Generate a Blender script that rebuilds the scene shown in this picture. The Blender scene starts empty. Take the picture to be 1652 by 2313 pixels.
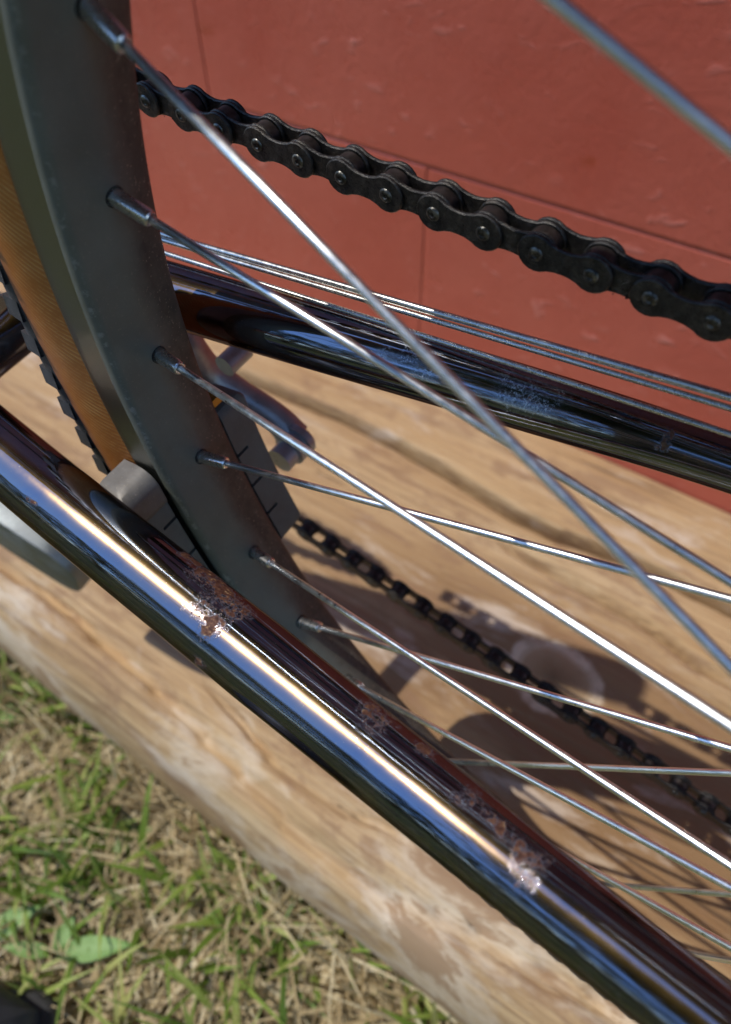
import bpy, math, random
import numpy as np
from mathutils import Matrix, Vector, noise
random.seed(7); rng = np.random.default_rng(7)
S = bpy.context.scene
C = S.collection
MM = 0.001
PI = math.pi
H = 0.519                                   # height of the camera above the lawn

# ------------------------------------------------------------------ camera, sky, sun, exposure
cam_d = bpy.data.cameras.new('camera'); cam = bpy.data.objects.new('camera', cam_d); C.objects.link(cam)
R = Matrix(((0.81625277, -0.43299883, 0.38241788), (0.57749486, 0.62901276, -0.52042544), (-0.01520212, 0.64564306, 0.763488)))
cam.matrix_world = Matrix.Translation((0, 0, H)) @ R.to_4x4()
cam_d.sensor_fit = 'VERTICAL'; cam_d.sensor_height = 24.0; cam_d.lens = 17.718
cam_d.clip_start = 0.005; cam_d.clip_end = 500
cam_d.dof.use_dof = True; cam_d.dof.focus_distance = 0.19; cam_d.dof.aperture_fstop = 7.5
S.camera = cam

SUN_EL, SUN_AZ = 61, 236          # azimuth measured clockwise from +Y (north)
w = bpy.data.worlds.new("World"); S.world = w; w.use_nodes = True
nt = w.node_tree; bg = nt.nodes['Background']
sky = nt.nodes.new('ShaderNodeTexSky'); sky.sky_type = 'NISHITA'; sky.sun_disc = False
sky.sun_elevation = math.radians(SUN_EL); sky.sun_rotation = math.radians(SUN_AZ)
sky.dust_density = .1; sky.ozone_density = 6.0; sky.air_density = 1.1
nt.links.new(sky.outputs[0], bg.inputs[0]); bg.inputs[1].default_value = 0.15
sd = bpy.data.lights.new('sun', 'SUN'); sd.energy = 2.0; sd.angle = math.radians(0.5); sd.color = (1, 0.94, 0.85)
sun = bpy.data.objects.new('sun', sd); C.objects.link(sun)
az, el = math.radians(SUN_AZ), math.radians(SUN_EL)
tosun = Vector((math.sin(az)*math.cos(el), math.cos(az)*math.cos(el), math.sin(el)))
sun.rotation_euler = tosun.to_track_quat('Z', 'Y').to_euler()
sun.location = tosun*5
S.view_settings.view_transform = 'Standard'; S.view_settings.look = 'None'
S.view_settings.gamma = 1; S.view_settings.exposure = 0.92
S.render.engine = 'CYCLES'

# ------------------------------------------------------------------ helpers
def tag(o, label=None, cat=None, group=None, kind=None):
    if label: o['label'] = label
    if cat: o['category'] = cat
    if group: o['group'] = group
    if kind: o['kind'] = kind
    return o

def link(name, me, parent=None, mat=None, M=None):
    o = bpy.data.objects.new(name, me); C.objects.link(o)
    if mat is not None and me is not None and not me.materials: me.materials.append(mat)
    if parent is not None: o.parent = parent
    if M is not None: o.matrix_local = M
    return o

def empty(name, parent=None, M=None):
    o = bpy.data.objects.new(name, None); C.objects.link(o); o.empty_display_size = 0.02
    if parent is not None: o.parent = parent
    if M is not None: o.matrix_local = M
    return o

def mesh(name, V, F, smooth=True, uv=None):
    me = bpy.data.meshes.new(name)
    me.from_pydata([tuple(map(float, v)) for v in V], [], F)
    if smooth: me.polygons.foreach_set('use_smooth', [True]*len(me.polygons))
    if uv is not None:
        l = me.uv_layers.new(name='UVMap')
        idx = np.zeros(len(me.loops), dtype=np.int32); me.loops.foreach_get('vertex_index', idx)
        l.data.foreach_set('uv', np.asarray(uv, dtype=np.float32)[idx].ravel())
    me.update(); return me

def sharp(me, deg=35):
    try: me.set_sharp_from_angle(angle=math.radians(deg))
    except Exception: pass
    return me

def tube(path, rad, n=24, caps=True, sub=8, squash=None):
    """smooth swept tube; path = list of 3-tuples in mm (bicycle coordinates)"""
    P = [Vector(p) for p in path]
    if isinstance(rad, (int, float)): rad = [rad]*len(P)
    pts, rs = [], []
    if len(P) > 2 and sub > 1:
        for i in range(len(P)-1):
            p0 = P[i-1] if i else P[0]*2-P[1]
            p3 = P[i+2] if i+2 < len(P) else P[i+1]*2-P[i]
            for k in range(sub):
                t = k/sub
                a = P[i]; b = P[i+1]
                pts.append(0.5*((2*a)+(b-p0)*t+(2*p0-5*a+4*b-p3)*t*t+(3*a-p0-3*b+p3)*t**3))
                rs.append(rad[i]*(1-t)+rad[i+1]*t)
        pts.append(P[-1]); rs.append(rad[-1])
    else: pts, rs = P, list(rad)
    V, F = [], []
    up = Vector((0, 0, 1)); t0 = (pts[1]-pts[0]).normalized()
    if abs(t0.dot(up)) > .9: up = Vector((0, 1, 0))
    a = (up-t0*up.dot(t0)).normalized()
    UV = []; L = 0
    for i, p in enumerate(pts):
        t = (pts[min(i+1, len(pts)-1)]-pts[max(i-1, 0)]).normalized()
        a = (a-t*a.dot(t)).normalized(); b = t.cross(a)
        if i: L += (p-pts[i-1]).length
        for k in range(n):
            g = 2*PI*k/n
            sx, sy = squash if squash else (1, 1)
            V.append((p+(a*math.cos(g)*sx+b*math.sin(g)*sy)*rs[i])*MM)
            UV.append((L*MM, k/n))
    for i in range(len(pts)-1):
        for k in range(n):
            k2 = (k+1) % n
            F.append((i*n+k, i*n+k2, (i+1)*n+k2, (i+1)*n+k))
    if caps:
        F.append(tuple(range(n-1, -1, -1))); F.append(tuple((len(pts)-1)*n+k for k in range(n)))
    return V, F, UV

def lathe(profile, n=32):
    """profile [(radius, y)] about the Y axis, mm"""
    V, F = [], []
    for r, y in profile:
        for k in range(n):
            g = 2*PI*k/n; V.append((r*math.cos(g)*MM, y*MM, r*math.sin(g)*MM))
    for i in range(len(profile)-1):
        for k in range(n):
            k2 = (k+1) % n; F.append((i*n+k, (i+1)*n+k, (i+1)*n+k2, i*n+k2))
    return V, F

# ---- material helpers
def mat(name):
    m = bpy.data.materials.new(name); m.use_nodes = True
    return m, m.node_tree, m.node_tree.nodes['Principled BSDF']
def N(nt, t, **kw):
    n = nt.nodes.new(t)
    for k, v in kw.items():
        if k in n.inputs: n.inputs[k].default_value = v
        else: setattr(n, k, v)
    return n
def coord(nt, scale=(1, 1, 1), out='Object', rot=(0, 0, 0)):
    tc = N(nt, 'ShaderNodeTexCoord'); mp = N(nt, 'ShaderNodeMapping')
    mp.inputs['Scale'].default_value = scale; mp.inputs['Rotation'].default_value = rot
    nt.links.new(tc.outputs[out], mp.inputs[0]); return mp.outputs[0]
def noise_n(nt, vec, scale, detail=4, rough=.6, dist=0):
    n = N(nt, 'ShaderNodeTexNoise'); n.inputs['Scale'].default_value = scale
    n.inputs['Detail'].default_value = detail; n.inputs['Roughness'].default_value = rough
    n.inputs['Distortion'].default_value = dist
    nt.links.new(vec, n.inputs['Vector']); return n.outputs['Fac']
def ramp(nt, fac, stops, interp='LINEAR'):
    r = N(nt, 'ShaderNodeValToRGB'); r.color_ramp.interpolation = interp
    e = r.color_ramp.elements
    while len(e) < len(stops): e.new(.5)
    for i, (p, c) in enumerate(stops):
        e[i].position = p; e[i].color = (*c, 1) if len(c) == 3 else c
    nt.links.new(fac, r.inputs[0]); return r.outputs[0]
def mix(nt, fac, a, b, mode='MIX'):
    m = N(nt, 'ShaderNodeMix', data_type='RGBA', blend_type=mode)
    for s, v in ((m.inputs[0], fac), (m.inputs[6], a), (m.inputs[7], b)):
        if hasattr(v, 'links') or isinstance(v, bpy.types.NodeSocket): nt.links.new(v, s)
        elif isinstance(v, tuple): s.default_value = (*v, 1) if len(v) == 3 else v
        else: s.default_value = v
    return m.outputs[2]
def mathn(nt, op, a, b=0.0, c=0.0, clamp=False):
    m = N(nt, 'ShaderNodeMath', operation=op); m.use_clamp = clamp
    for s, v in zip(m.inputs, (a, b, c)):
        if isinstance(v, bpy.types.NodeSocket): nt.links.new(v, s)
        else: s.default_value = v
    return m.outputs[0]
def bump(nt, bsdf, h, strength=.3, dist=.001):
    b = N(nt, 'ShaderNodeBump'); b.inputs['Strength'].default_value = strength; b.inputs['Distance'].default_value = dist
    nt.links.new(h, b.inputs['Height']); nt.links.new(b.outputs[0], bsdf.inputs['Normal']); return b
def maprange(nt, v, a, b, c=0, d=1):
    m = N(nt, 'ShaderNodeMapRange'); nt.links.new(v, m.inputs[0])
    for i, x in enumerate((a, b, c, d)): m.inputs[i+1].default_value = x
    return m.outputs[0]
def blobs(nt, pts):
    """sum of soft spheres round given object-space points (m): list of (x,y,z,r)"""
    tc = N(nt, 'ShaderNodeTexCoord'); acc = None
    nz = N(nt, 'ShaderNodeTexNoise'); nz.inputs['Scale'].default_value = 160; nz.inputs['Detail'].default_value = 3
    nt.links.new(tc.outputs['Object'], nz.inputs['Vector'])
    off = N(nt, 'ShaderNodeVectorMath', operation='SCALE'); off.inputs['Scale'].default_value = 0.011
    nt.links.new(nz.outputs['Color'], off.inputs[0])
    add = N(nt, 'ShaderNodeVectorMath', operation='ADD'); nt.links.new(tc.outputs['Object'], add.inputs[0]); nt.links.new(off.outputs[0], add.inputs[1])
    sub = N(nt, 'ShaderNodeVectorMath', operation='SUBTRACT'); nt.links.new(add.outputs[0], sub.inputs[0]); sub.inputs[1].default_value = (.0055,)*3
    for x, y, z, r in pts:
        d = N(nt, 'ShaderNodeVectorMath', operation='DISTANCE'); nt.links.new(sub.outputs[0], d.inputs[0]); d.inputs[1].default_value = (x, y, z)
        v = maprange(nt, d.outputs['Value'], r, r*.35)
        acc = v if acc is None else mathn(nt, 'MAXIMUM', acc, v)
    return acc

# ------------------------------------------------------------------ bicycle frame of reference
B = Matrix(((0.99923995, 0.00703998, 0.03834019), (-0.00237741, 0.99273194, -0.12032312), (-0.0389086, 0.12014051, 0.99199414)))
HX, HZ, WY = 95.0, -124.2, 79.4            # wheel axis and wheel plane, mm from the camera
O = Vector((HX, WY, HZ-259))               # where the tyre touches the timber
bike = empty('bicycle', None, Matrix.Translation((0, 0, H)) @ B.to_4x4() @ Matrix.Translation(O*MM))
tag(bike, 'old chrome bicycle with tan wall knobby tyre and greasy chain standing on a timber', 'bicycle')
OFF = Matrix.Translation(-O*MM)
def part(name, V, F, m, parent=None, smooth=True, uv=None, ang=None):
    """mesh whose vertices are given in bicycle coordinates (m); its origin is the contact point"""
    me = mesh(name, V, F, smooth, uv)
    if ang: sharp(me, ang)
    return link(name, me, parent or bike, m, OFF if parent is None else Matrix.Identity(4))

# ------------------------------------------------------------------ materials
def chrome_mat(name, rust=(), frost=(), base=(.15, .185, .26), rough=.03, scale=1):
    m, nt, b = mat(name)
    b.inputs['Metallic'].default_value = 1
    b.inputs['Specular Tint'].default_value = (.34, .29, .27, 1)
    v = coord(nt)
    dirt = noise_n(nt, v, 2600, 2, .7); pits = maprange(nt, dirt, .70, .76)
    film = maprange(nt, noise_n(nt, v, 60, 6, .65), .35, .75)
    rg = mathn(nt, 'MULTIPLY_ADD', film, .05, rough)
    rg = mathn(nt, 'MULTIPLY_ADD', pits, .3, rg)
    col = mix(nt, mathn(nt, 'MULTIPLY', pits, .6), base, (.45, .36, .24))
    met = mathn(nt, 'SUBTRACT', 1.0, mathn(nt, 'MULTIPLY', pits, .5))
    h = mathn(nt, 'MULTIPLY', film, .02)
    if rust:
        bm = blobs(nt, rust)
        gr = maprange(nt, noise_n(nt, v, 1100, 5, .85), .52, .58)
        core = maprange(nt, bm, .55, .75)
        core = mathn(nt, 'MULTIPLY', core, maprange(nt, noise_n(nt, v, 330, 3, .7), .42, .5))
        wide = mathn(nt, 'MULTIPLY', maprange(nt, noise_n(nt, v, 42, 3), .60, .72), maprange(nt, noise_n(nt, v, 1500, 4, .8), .60, .64))
        f = mathn(nt, 'MAXIMUM', mathn(nt, 'MAXIMUM', mathn(nt, 'MULTIPLY', maprange(nt, bm, .05, .4), gr), core), wide)
        rc = ramp(nt, noise_n(nt, v, 900, 4, .7), [(.3, (.020, .008, .006)), (.50, (.085, .038, .028)), (.62, (.15, .075, .045)), (.70, (.50, .38, .20))])
        col = mix(nt, f, col, rc)
        rg = mathn(nt, 'MAXIMUM', rg, mathn(nt, 'MULTIPLY', f, .6)); met = mathn(nt, 'SUBTRACT', met, mathn(nt, 'MULTIPLY', f, .9), clamp=True)
        h = mathn(nt, 'MULTIPLY_ADD', f, .15, h)
    if frost:
        bm = blobs(nt, frost)
        f = mathn(nt, 'MULTIPLY', maprange(nt, bm, .0, .9), maprange(nt, noise_n(nt, v, 1300, 5, .85), .46, .60))
        col = mix(nt, mathn(nt, 'MULTIPLY', f, .9), col, (.60, .66, .72))
        rg = mathn(nt, 'MAXIMUM', rg, mathn(nt, 'MULTIPLY', f, .45)); met = mathn(nt, 'SUBTRACT', met, mathn(nt, 'MULTIPLY', f, .15), clamp=True)
        h = mathn(nt, 'MULTIPLY_ADD', f, .05, h)
    nt.links.new(col, b.inputs['Base Color']); nt.links.new(rg, b.inputs['Roughness']); nt.links.new(met, b.inputs['Metallic'])
    scv = N(nt, 'ShaderNodeMapping'); scv.inputs['Scale'].default_value = (14, 900, 900); scv.inputs['Rotation'].default_value = (0, .05, .06); nt.links.new(v, scv.inputs[0])
    h = mathn(nt, 'MULTIPLY_ADD', noise_n(nt, scv.outputs[0], 1.0, 3, .7), .035, h)
    bp = bump(nt, b, h, .25, .0003)
    film_b = N(nt, 'ShaderNodeBsdfPrincipled'); film_b.inputs['Metallic'].default_value = 1; film_b.inputs['Roughness'].default_value = .23
    film_b.inputs['Base Color'].default_value = (.66, .42, .13, 1); film_b.inputs['Specular Tint'].default_value = (.5, .4, .3, 1); nt.links.new(bp.outputs[0], film_b.inputs['Normal'])
    ms = N(nt, 'ShaderNodeMixShader'); wf = maprange(nt, film, 0, 1, .04, .20)
    if rust or frost: wf = mathn(nt, 'MULTIPLY', wf, mathn(nt, 'SUBTRACT', 1.0, f, clamp=True))
    nt.links.new(wf, ms.inputs[0])
    nt.links.new(b.outputs[0], ms.inputs[1]); nt.links.new(film_b.outputs[0], ms.inputs[2]); nt.links.new(ms.outputs[0], nt.nodes['Material Output'].inputs[0])
    return m
def L(x, y, z, r): return (x*MM, y*MM, z*MM, r*MM)

def metal_mat(name, c1, c2, rough=.35, metallic=1.0, sc=180, bs=.2, dust=None):
    m, nt, b = mat(name); v = coord(nt)
    f = noise_n(nt, v, sc, 6, .65)
    col = ramp(nt, f, [(.3, c1), (.7, c2)])
    if dust:
        d = maprange(nt, noise_n(nt, v, 1800, 2, .6), .66, .72)
        col = mix(nt, mathn(nt, 'MULTIPLY', d, .5), col, dust)
    nt.links.new(col, b.inputs['Base Color'])
    b.inputs['Metallic'].default_value = metallic
    nt.links.new(maprange(nt, f, .3, .7, rough*.75, rough*1.25), b.inputs['Roughness'])
    bump(nt, b, noise_n(nt, v, sc*5, 3), bs, .0002)
    return m

M_near = chrome_mat('chrome_with_rust_pits', rust=[
    L(-97, 47, -162, 4.5), L(-91, 45.5, -161, 6.5), L(-84, 44, -161, 7.5), L(-79, 42.5, -161, 6), L(-80, 35, -159.5, 5), L(-86, 37, -159, 3.5), L(-79.4, 28, -165.7, 2.6),
    L(-36, 38.5, -158, 7), L(-9.4, 35.3, -153.6, 4.5), L(-2, 34, -152.5, 4), L(4.5, 30.3, -150.2, 5), L(-22, 39.5, -158, 4), L(-140, 33.3, -156.3, 1.5)])
M_far = chrome_mat('chrome_with_frosted_wear', frost=[L(-82, 110, -135.6, 4), L(-75, 112, -135.5, 6), L(-69, 112, -136.3, 4), L(-49, 116, -136, 6), L(-44, 116.6, -136.4, 8), L(-39, 118, -136.5, 5)], rust=[L(-44, 116.5, -137, 1.6), L(-12, 124, -139, 2)])
M_chr = chrome_mat('plain_chrome')
M_spoke = metal_mat('zinc_spoke_steel', (.80, .81, .82), (.88, .88, .88), .34, 1, 400, .03)
M_nip = metal_mat('nipple_nickel', (.70, .71, .73), (.85, .85, .85), .28, 1, 500, .2)
M_hole = metal_mat('dark_hole', (.01, .01, .01), (.02, .02, .02), .8, 0)
M_alu = metal_mat('cast_alloy', (.17, .19, .20), (.28, .30, .31), .55, .9, 120, .4, (.5, .42, .3))
M_cable = metal_mat('cable_steel', (.50, .50, .48), (.66, .65, .62), .28, 1, 500, .05)
M_shoecap = metal_mat('dull_shoe_metal', (.09, .085, .08), (.17, .16, .15), .5, .4, 90, .4, (.4, .34, .28))
M_arm = metal_mat('grey_cast_alloy', (.24, .27, .31), (.36, .39, .43), .34, .6, 150, .5, (.6, .5, .45))
M_brass = metal_mat('brass', (.3, .2, .05), (.45, .32, .1), .35, 1)

# chain: oily dark steel
m, nt, b = mat('greasy_chain_steel'); v = coord(nt, (1, 1, 1))
f = noise_n(nt, v, 420, 6, .7); g = noise_n(nt, v, 1500, 4, .7)
nt.links.new(ramp(nt, f, [(.3, (.018, .018, .020)), (.55, (.045, .043, .042)), (.8, (.10, .095, .085))]), b.inputs['Base Color'])
nt.links.new(maprange(nt, f, .3, .7, .85, .5), b.inputs['Metallic']); nt.links.new(maprange(nt, g, .3, .7, .22, .5), b.inputs['Roughness'])
oi = N(nt, 'ShaderNodeObjectInfo')
tcw = N(nt, 'ShaderNodeNewGeometry'); dust = maprange(nt, noise_n(nt, tcw.outputs['Position'], 130, 6, .75), .52, .68)
cc = mix(nt, mathn(nt, 'MULTIPLY', dust, .55), ramp(nt, f, [(.3, (.018, .018, .020)), (.55, (.045, .043, .042)), (.8, (.11, .10, .09))]), ramp(nt, g, [(.4, (.05, .042, .03)), (.6, (.16, .14, .115)), (.75, (.38, .34, .28))]))
cc = mix(nt, mathn(nt, 'MULTIPLY', oi.outputs['Random'], .35), cc, (.10, .062, .04), 'ADD') if False else cc
nt.links.new(cc, b.inputs['Base Color'])
bump(nt, b, mathn(nt, 'ADD', f, mathn(nt, 'MULTIPLY', g, .9)), .6, .0004); M_chain = m
m, nt, b = mat('oily_roller'); v = coord(nt)
nt.links.new(ramp(nt, noise_n(nt, v, 500, 5), [(.3, (.03, .027, .025)), (.7, (.10, .085, .078))]), b.inputs['Base Color'])
b.inputs['Metallic'].default_value = .8; b.inputs['Roughness'].default_value = .38; M_roller = m
m, nt, b = mat('worn_pin_head'); v = coord(nt)
nt.links.new(ramp(nt, noise_n(nt, v, 700, 5), [(.40, (.035, .034, .033)), (.72, (.24, .24, .22))]), b.inputs['Base Color'])
b.inputs['Metallic'].default_value = .9; b.inputs['Roughness'].default_value = .33
bump(nt, b, noise_n(nt, v, 1500, 3), .6, .0003); M_pin = m
m, nt, b = mat('chain_grime'); b.inputs['Base Color'].default_value = (.012, .011, .012, 1); b.inputs['Roughness'].default_value = .45
bump(nt, b, noise_n(nt, coord(nt), 1500, 4), .8, .0006); M_grime = m

# rim: matte grey-green spoke bed, dusty towards the far side
m, nt, b = mat('oxidised_rim'); v = coord(nt); uvv = coord(nt, (1, 1, 1), 'UV')
sep = N(nt, 'ShaderNodeSeparateXYZ'); nt.links.new(uvv, sep.inputs[0])
nz = noise_n(nt, v, 70, 6, .6)
base = ramp(nt, nz, [(.3, (.110, .118, .098)), (.7, (.150, .160, .135))])
dirt = mathn(nt, 'ADD', sep.outputs['Y'], mathn(nt, 'MULTIPLY_ADD', noise_n(nt, v, 45, 5, .7), .5, -.25))
dirt = maprange(nt, dirt, .50, .70)
col = mix(nt, mathn(nt, 'MULTIPLY', dirt, .9), base, ramp(nt, noise_n(nt, v, 260, 5), [(.3, (.034, .029, .025)), (.7, (.085, .068, .052))]))
sp = maprange(nt, noise_n(nt, v, 1100, 3, .7), .62, .68)
spf = mathn(nt, 'MULTIPLY', sp, mathn(nt, 'MULTIPLY_ADD', dirt, .32, .10))
col = mix(nt, spf, col, (.55, .45, .33))
em = mathn(nt, 'MULTIPLY', maprange(nt, mathn(nt, 'ABSOLUTE', mathn(nt, 'SUBTRACT', sep.outputs['Y'], .10)), .035, .012), maprange(nt, noise_n(nt, v, 260, 4, .75), .52, .60))
col = mix(nt, mathn(nt, 'MULTIPLY', em, .35), col, (.45, .45, .42))
scr = maprange(nt, noise_n(nt, v, 420, 6, .8, 2.5), .66, .70); col = mix(nt, mathn(nt, 'MULTIPLY', scr, .25), col, (.42, .43, .40))
nt.links.new(col, b.inputs['Base Color']); nt.links.new(mathn(nt, 'MULTIPLY_ADD', dirt, -.10, .12, clamp=True), b.inputs['Metallic'])
nt.links.new(maprange(nt, nz, .3, .7, .52, .64), b.inputs['Roughness'])
bump(nt, b, mathn(nt, 'ADD', noise_n(nt, v, 900, 4), mathn(nt, 'MULTIPLY', sp, 1.5)), .12, .0003); M_rim = m
m, nt, b = mat('rim_braking_side'); v = coord(nt); uvv = coord(nt, (1, 1, 1), 'UV')
mp = N(nt, 'ShaderNodeMapping'); mp.inputs['Scale'].default_value = (6, 90, 1); nt.links.new(uvv, mp.inputs[0])
st = noise_n(nt, mp.outputs[0], 12, 6, .7)
nt.links.new(ramp(nt, st, [(.3, (.20, .215, .20)), (.7, (.31, .32, .29))]), b.inputs['Base Color'])
b.inputs['Metallic'].default_value = 1; b.inputs['Roughness'].default_value = .3
bump(nt, b, st, .2, .0002); M_side = m

# tyre sidewall: tan rubber with fine slanting ribs
m, nt, b = mat('tan_sidewall'); uvv = coord(nt, (1, 1, 1), 'UV'); v = coord(nt)
sep = N(nt, 'ShaderNodeSeparateXYZ'); nt.links.new(uvv, sep.inputs[0])
# u = arc length (m), v = 0..1 across the wall
sl = mathn(nt, 'MULTIPLY_ADD', mathn(nt, 'POWER', sep.outputs['Y'], 1.5), .013, sep.outputs['X'])
sl = mathn(nt, 'ADD', sl, mathn(nt, 'MULTIPLY', noise_n(nt, v, 25, 2), .0022))
wv = mathn(nt, 'SINE', mathn(nt, 'MULTIPLY', sl, 2*PI/.00150))
rib = maprange(nt, wv, .2, .95)
fade = maprange(nt, sep.outputs['Y'], .98, .55)
fade = mathn(nt, 'MULTIPLY', fade, maprange(nt, noise_n(nt, v, 120, 5, .7), .38, .62))
rib = mathn(nt, 'MULTIPLY', rib, fade)
base = ramp(nt, noise_n(nt, v, 60, 6, .65), [(.3, (.38, .12, .022)), (.5, (.47, .16, .034)), (.75, (.54, .22, .07))])
edge = maprange(nt, sep.outputs['Y'], .80, 1.0)
col = mix(nt, mathn(nt, 'MULTIPLY', rib, .85), base, (.66, .36, .11))
col = mix(nt, mathn(nt, 'MULTIPLY', edge, .6), col, (.34, .15, .11))
spk = maprange(nt, noise_n(nt, v, 1400, 2), .66, .72); col = mix(nt, mathn(nt, 'MULTIPLY', spk, .3), col, (.5, .36, .2))
nt.links.new(col, b.inputs['Base Color']); b.inputs['Roughness'].default_value = .42
bump(nt, b, mathn(nt, 'ADD', mathn(nt, 'MULTIPLY', rib, 1.0), mathn(nt, 'MULTIPLY', noise_n(nt, v, 700, 4), .25)), .5, .0003); M_tan = m
M_rub = metal_mat('black_tread_rubber', (.022, .023, .026), (.055, .055, .06), .55, 0, 200, .5, (.3, .24, .18))
M_pad = metal_mat('grey_brake_rubber', (.075, .088, .084), (.135, .15, .143), .6, 0, 90, .5, (.2, .2, .18))

# ------------------------------------------------------------------ the setting
# lawn ground sheet
m, nt, b = mat('soil_and_thatch'); v = coord(nt)
f = noise_n(nt, v, 9, 8, .7)
c = ramp(nt, f, [(.3, (.035, .028, .018)), (.5, (.07, .065, .025)), (.62, (.06, .085, .02)), (.8, (.17, .13, .07))])
nt.links.new(c, b.inputs['Base Color']); b.inputs['Roughness'].default_value = .9
bump(nt, b, noise_n(nt, v, 60, 6), 1, .01); M_soil = m
gV = [(-120, -120, 0), (120, -120, 0), (120, 120, 0), (-120, 120, 0)]
g = link('ground', mesh('ground', gV, [(0, 1, 2, 3)], False), None, M_soil); tag(g, kind='structure')

# ---- painted block wall (face at y = .404)
m, nt, b = mat('red_wall_paint'); v = coord(nt)
oi = N(nt, 'ShaderNodeObjectInfo'); addv = N(nt, 'ShaderNodeVectorMath', operation='ADD')
tc = N(nt, 'ShaderNodeNewGeometry')
pos = tc.outputs['Position']
f1 = noise_n(nt, pos, 5, 5, .6); f2 = noise_n(nt, pos, 38, 6, .65, .4)
c = ramp(nt, f1, [(.3, (.40, .078, .050)), (.7, (.48, .125, .085))])
mp = N(nt, 'ShaderNodeMapping'); mp.inputs['Scale'].default_value = (1, 1, 2.2); mp.inputs['Rotation'].default_value = (0, .35, 0); nt.links.new(pos, mp.inputs[0])
chalk = mathn(nt, 'MULTIPLY', maprange(nt, noise_n(nt, mp.outputs[0], 52, 3, .55, .6), .60, .74), maprange(nt, f1, .35, .62))
c = mix(nt, mathn(nt, 'MULTIPLY', chalk, .5), c, (.66, .30, .26))
drk = maprange(nt, noise_n(nt, mp.outputs[0], 17, 4, .6), .68, .78)
c = mix(nt, mathn(nt, 'MULTIPLY', drk, .6), c, (.30, .045, .010))
nt.links.new(c, b.inputs['Base Color']); nt.links.new(maprange(nt, f2, .3, .7, .22, .42), b.inputs['Roughness'])
b.inputs['Specular IOR Level'].default_value = .5
bump(nt, b, mathn(nt, 'ADD', mathn(nt, 'MULTIPLY', chalk, .8), mathn(nt, 'ADD', f2, mathn(nt, 'MULTIPLY', noise_n(nt, pos, 230, 4), .3))), .35, .0022); M_red = m
wall = empty('block_wall', None, Matrix.Translation((0, .404, 0)))
tag(wall, 'dark red painted concrete block wall behind the bicycle and timber', 'wall')
BW, BH = .390, .195
def rounded_block(w_, h_, d_, r=.004, nseg=3):
    # front face at y=0 (towards -Y), edges rounded
    ins = [0, r*.3, r, r*1.6]
    xs = [-w_/2+q for q in ins]+[w_/2-q for q in ins[::-1]]; zs = [-h_/2+q for q in ins]+[h_/2-q for q in ins[::-1]]
    V, F = [], []
    def e(i): return (1, .45, 0, 0, 0, 0, .45, 1)[i]
    for j, z in enumerate(zs):
        for i, x in enumerate(xs): V.append((x, r*max(e(i), e(j)), z))
    for j in range(7):
        for i in range(7): a = j*8+i; F.append((a, a+1, a+9, a+8))
    n0 = len(V)
    V += [(-w_/2, d_, -h_/2), (w_/2, d_, -h_/2), (w_/2, d_, h_/2), (-w_/2, d_, h_/2)]
    F += [tuple(range(0, 57, 8))+(n0+3, n0), (7, n0+1, n0+2)+tuple(range(63, 6, -8))[:-1], (0, n0, n0+1)+tuple(range(7, 0, -1)), tuple(range(56, 64))+(n0+2, n0+3), (n0, n0+3, n0+2, n0+1)]
    return mesh('block', V, F, True)
bm_ = sharp(rounded_block(BW-.0009, BH-.0009, .12, .0013), 50)
z0 = H-.222
for row in range(-2, 11):
    xo = -.426 if row % 2 == 0 else -.242
    zc = z0+BH/2+row*BH
    if zc < 0: continue
    for k in range(-5, 6):
        o = link('block', bm_, wall, M_red, Matrix.Translation((xo+BW/2+k*BW, random.uniform(-.0006, .0006), zc)) @ Matrix.Rotation(random.uniform(-.0015, .0015), 4, 'Z'))
mo = mesh('mortar', [(-2.6, .0008, 0), (2.6, .0008, 0), (2.6, .0008, 2.3), (-2.6, .0008, 2.3), (-2.6, .118, 0), (2.6, .118, 0), (2.6, .118, 2.3), (-2.6, .118, 2.3)],
          [(0, 1, 2, 3), (5, 4, 7, 6), (4, 0, 3, 7), (1, 5, 6, 2), (3, 2, 6, 7)], False)
link('mortar', mo, wall, M_red)

# unseen eave added to shade the upper wall and darken the chrome reflections
m, nt, b = mat('added_eave_brown'); v = coord(nt, (3, 40, 10))
nt.links.new(ramp(nt, noise_n(nt, v, 3, 5), [(.3, (.06, .035, .022)), (.7, (.12, .075, .045))]), b.inputs['Base Color']); b.inputs['Roughness'].default_value = .6; M_added_eave = m
def box_mesh(name, x0, x1, y0, y1, z0_, z1):
    V = [(x0, y0, z0_), (x1, y0, z0_), (x1, y1, z0_), (x0, y1, z0_), (x0, y0, z1), (x1, y0, z1), (x1, y1, z1), (x0, y1, z1)]
    return mesh(name, V, [(3, 2, 1, 0), (4, 5, 6, 7), (0, 1, 5, 4), (1, 2, 6, 5), (2, 3, 7, 6), (3, 0, 4, 7)], False)
for k in range(5):
    link('added_eave_board', box_mesh('added_eave_board', -3, 3, -.52+k*.125, -.40+k*.125, 2.302, 2.32), wall, M_added_eave)
link('added_eave_fascia', box_mesh('added_eave_fascia', -3, 3, -.545, -.523, 2.25, 2.45), wall, M_added_eave)

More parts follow.
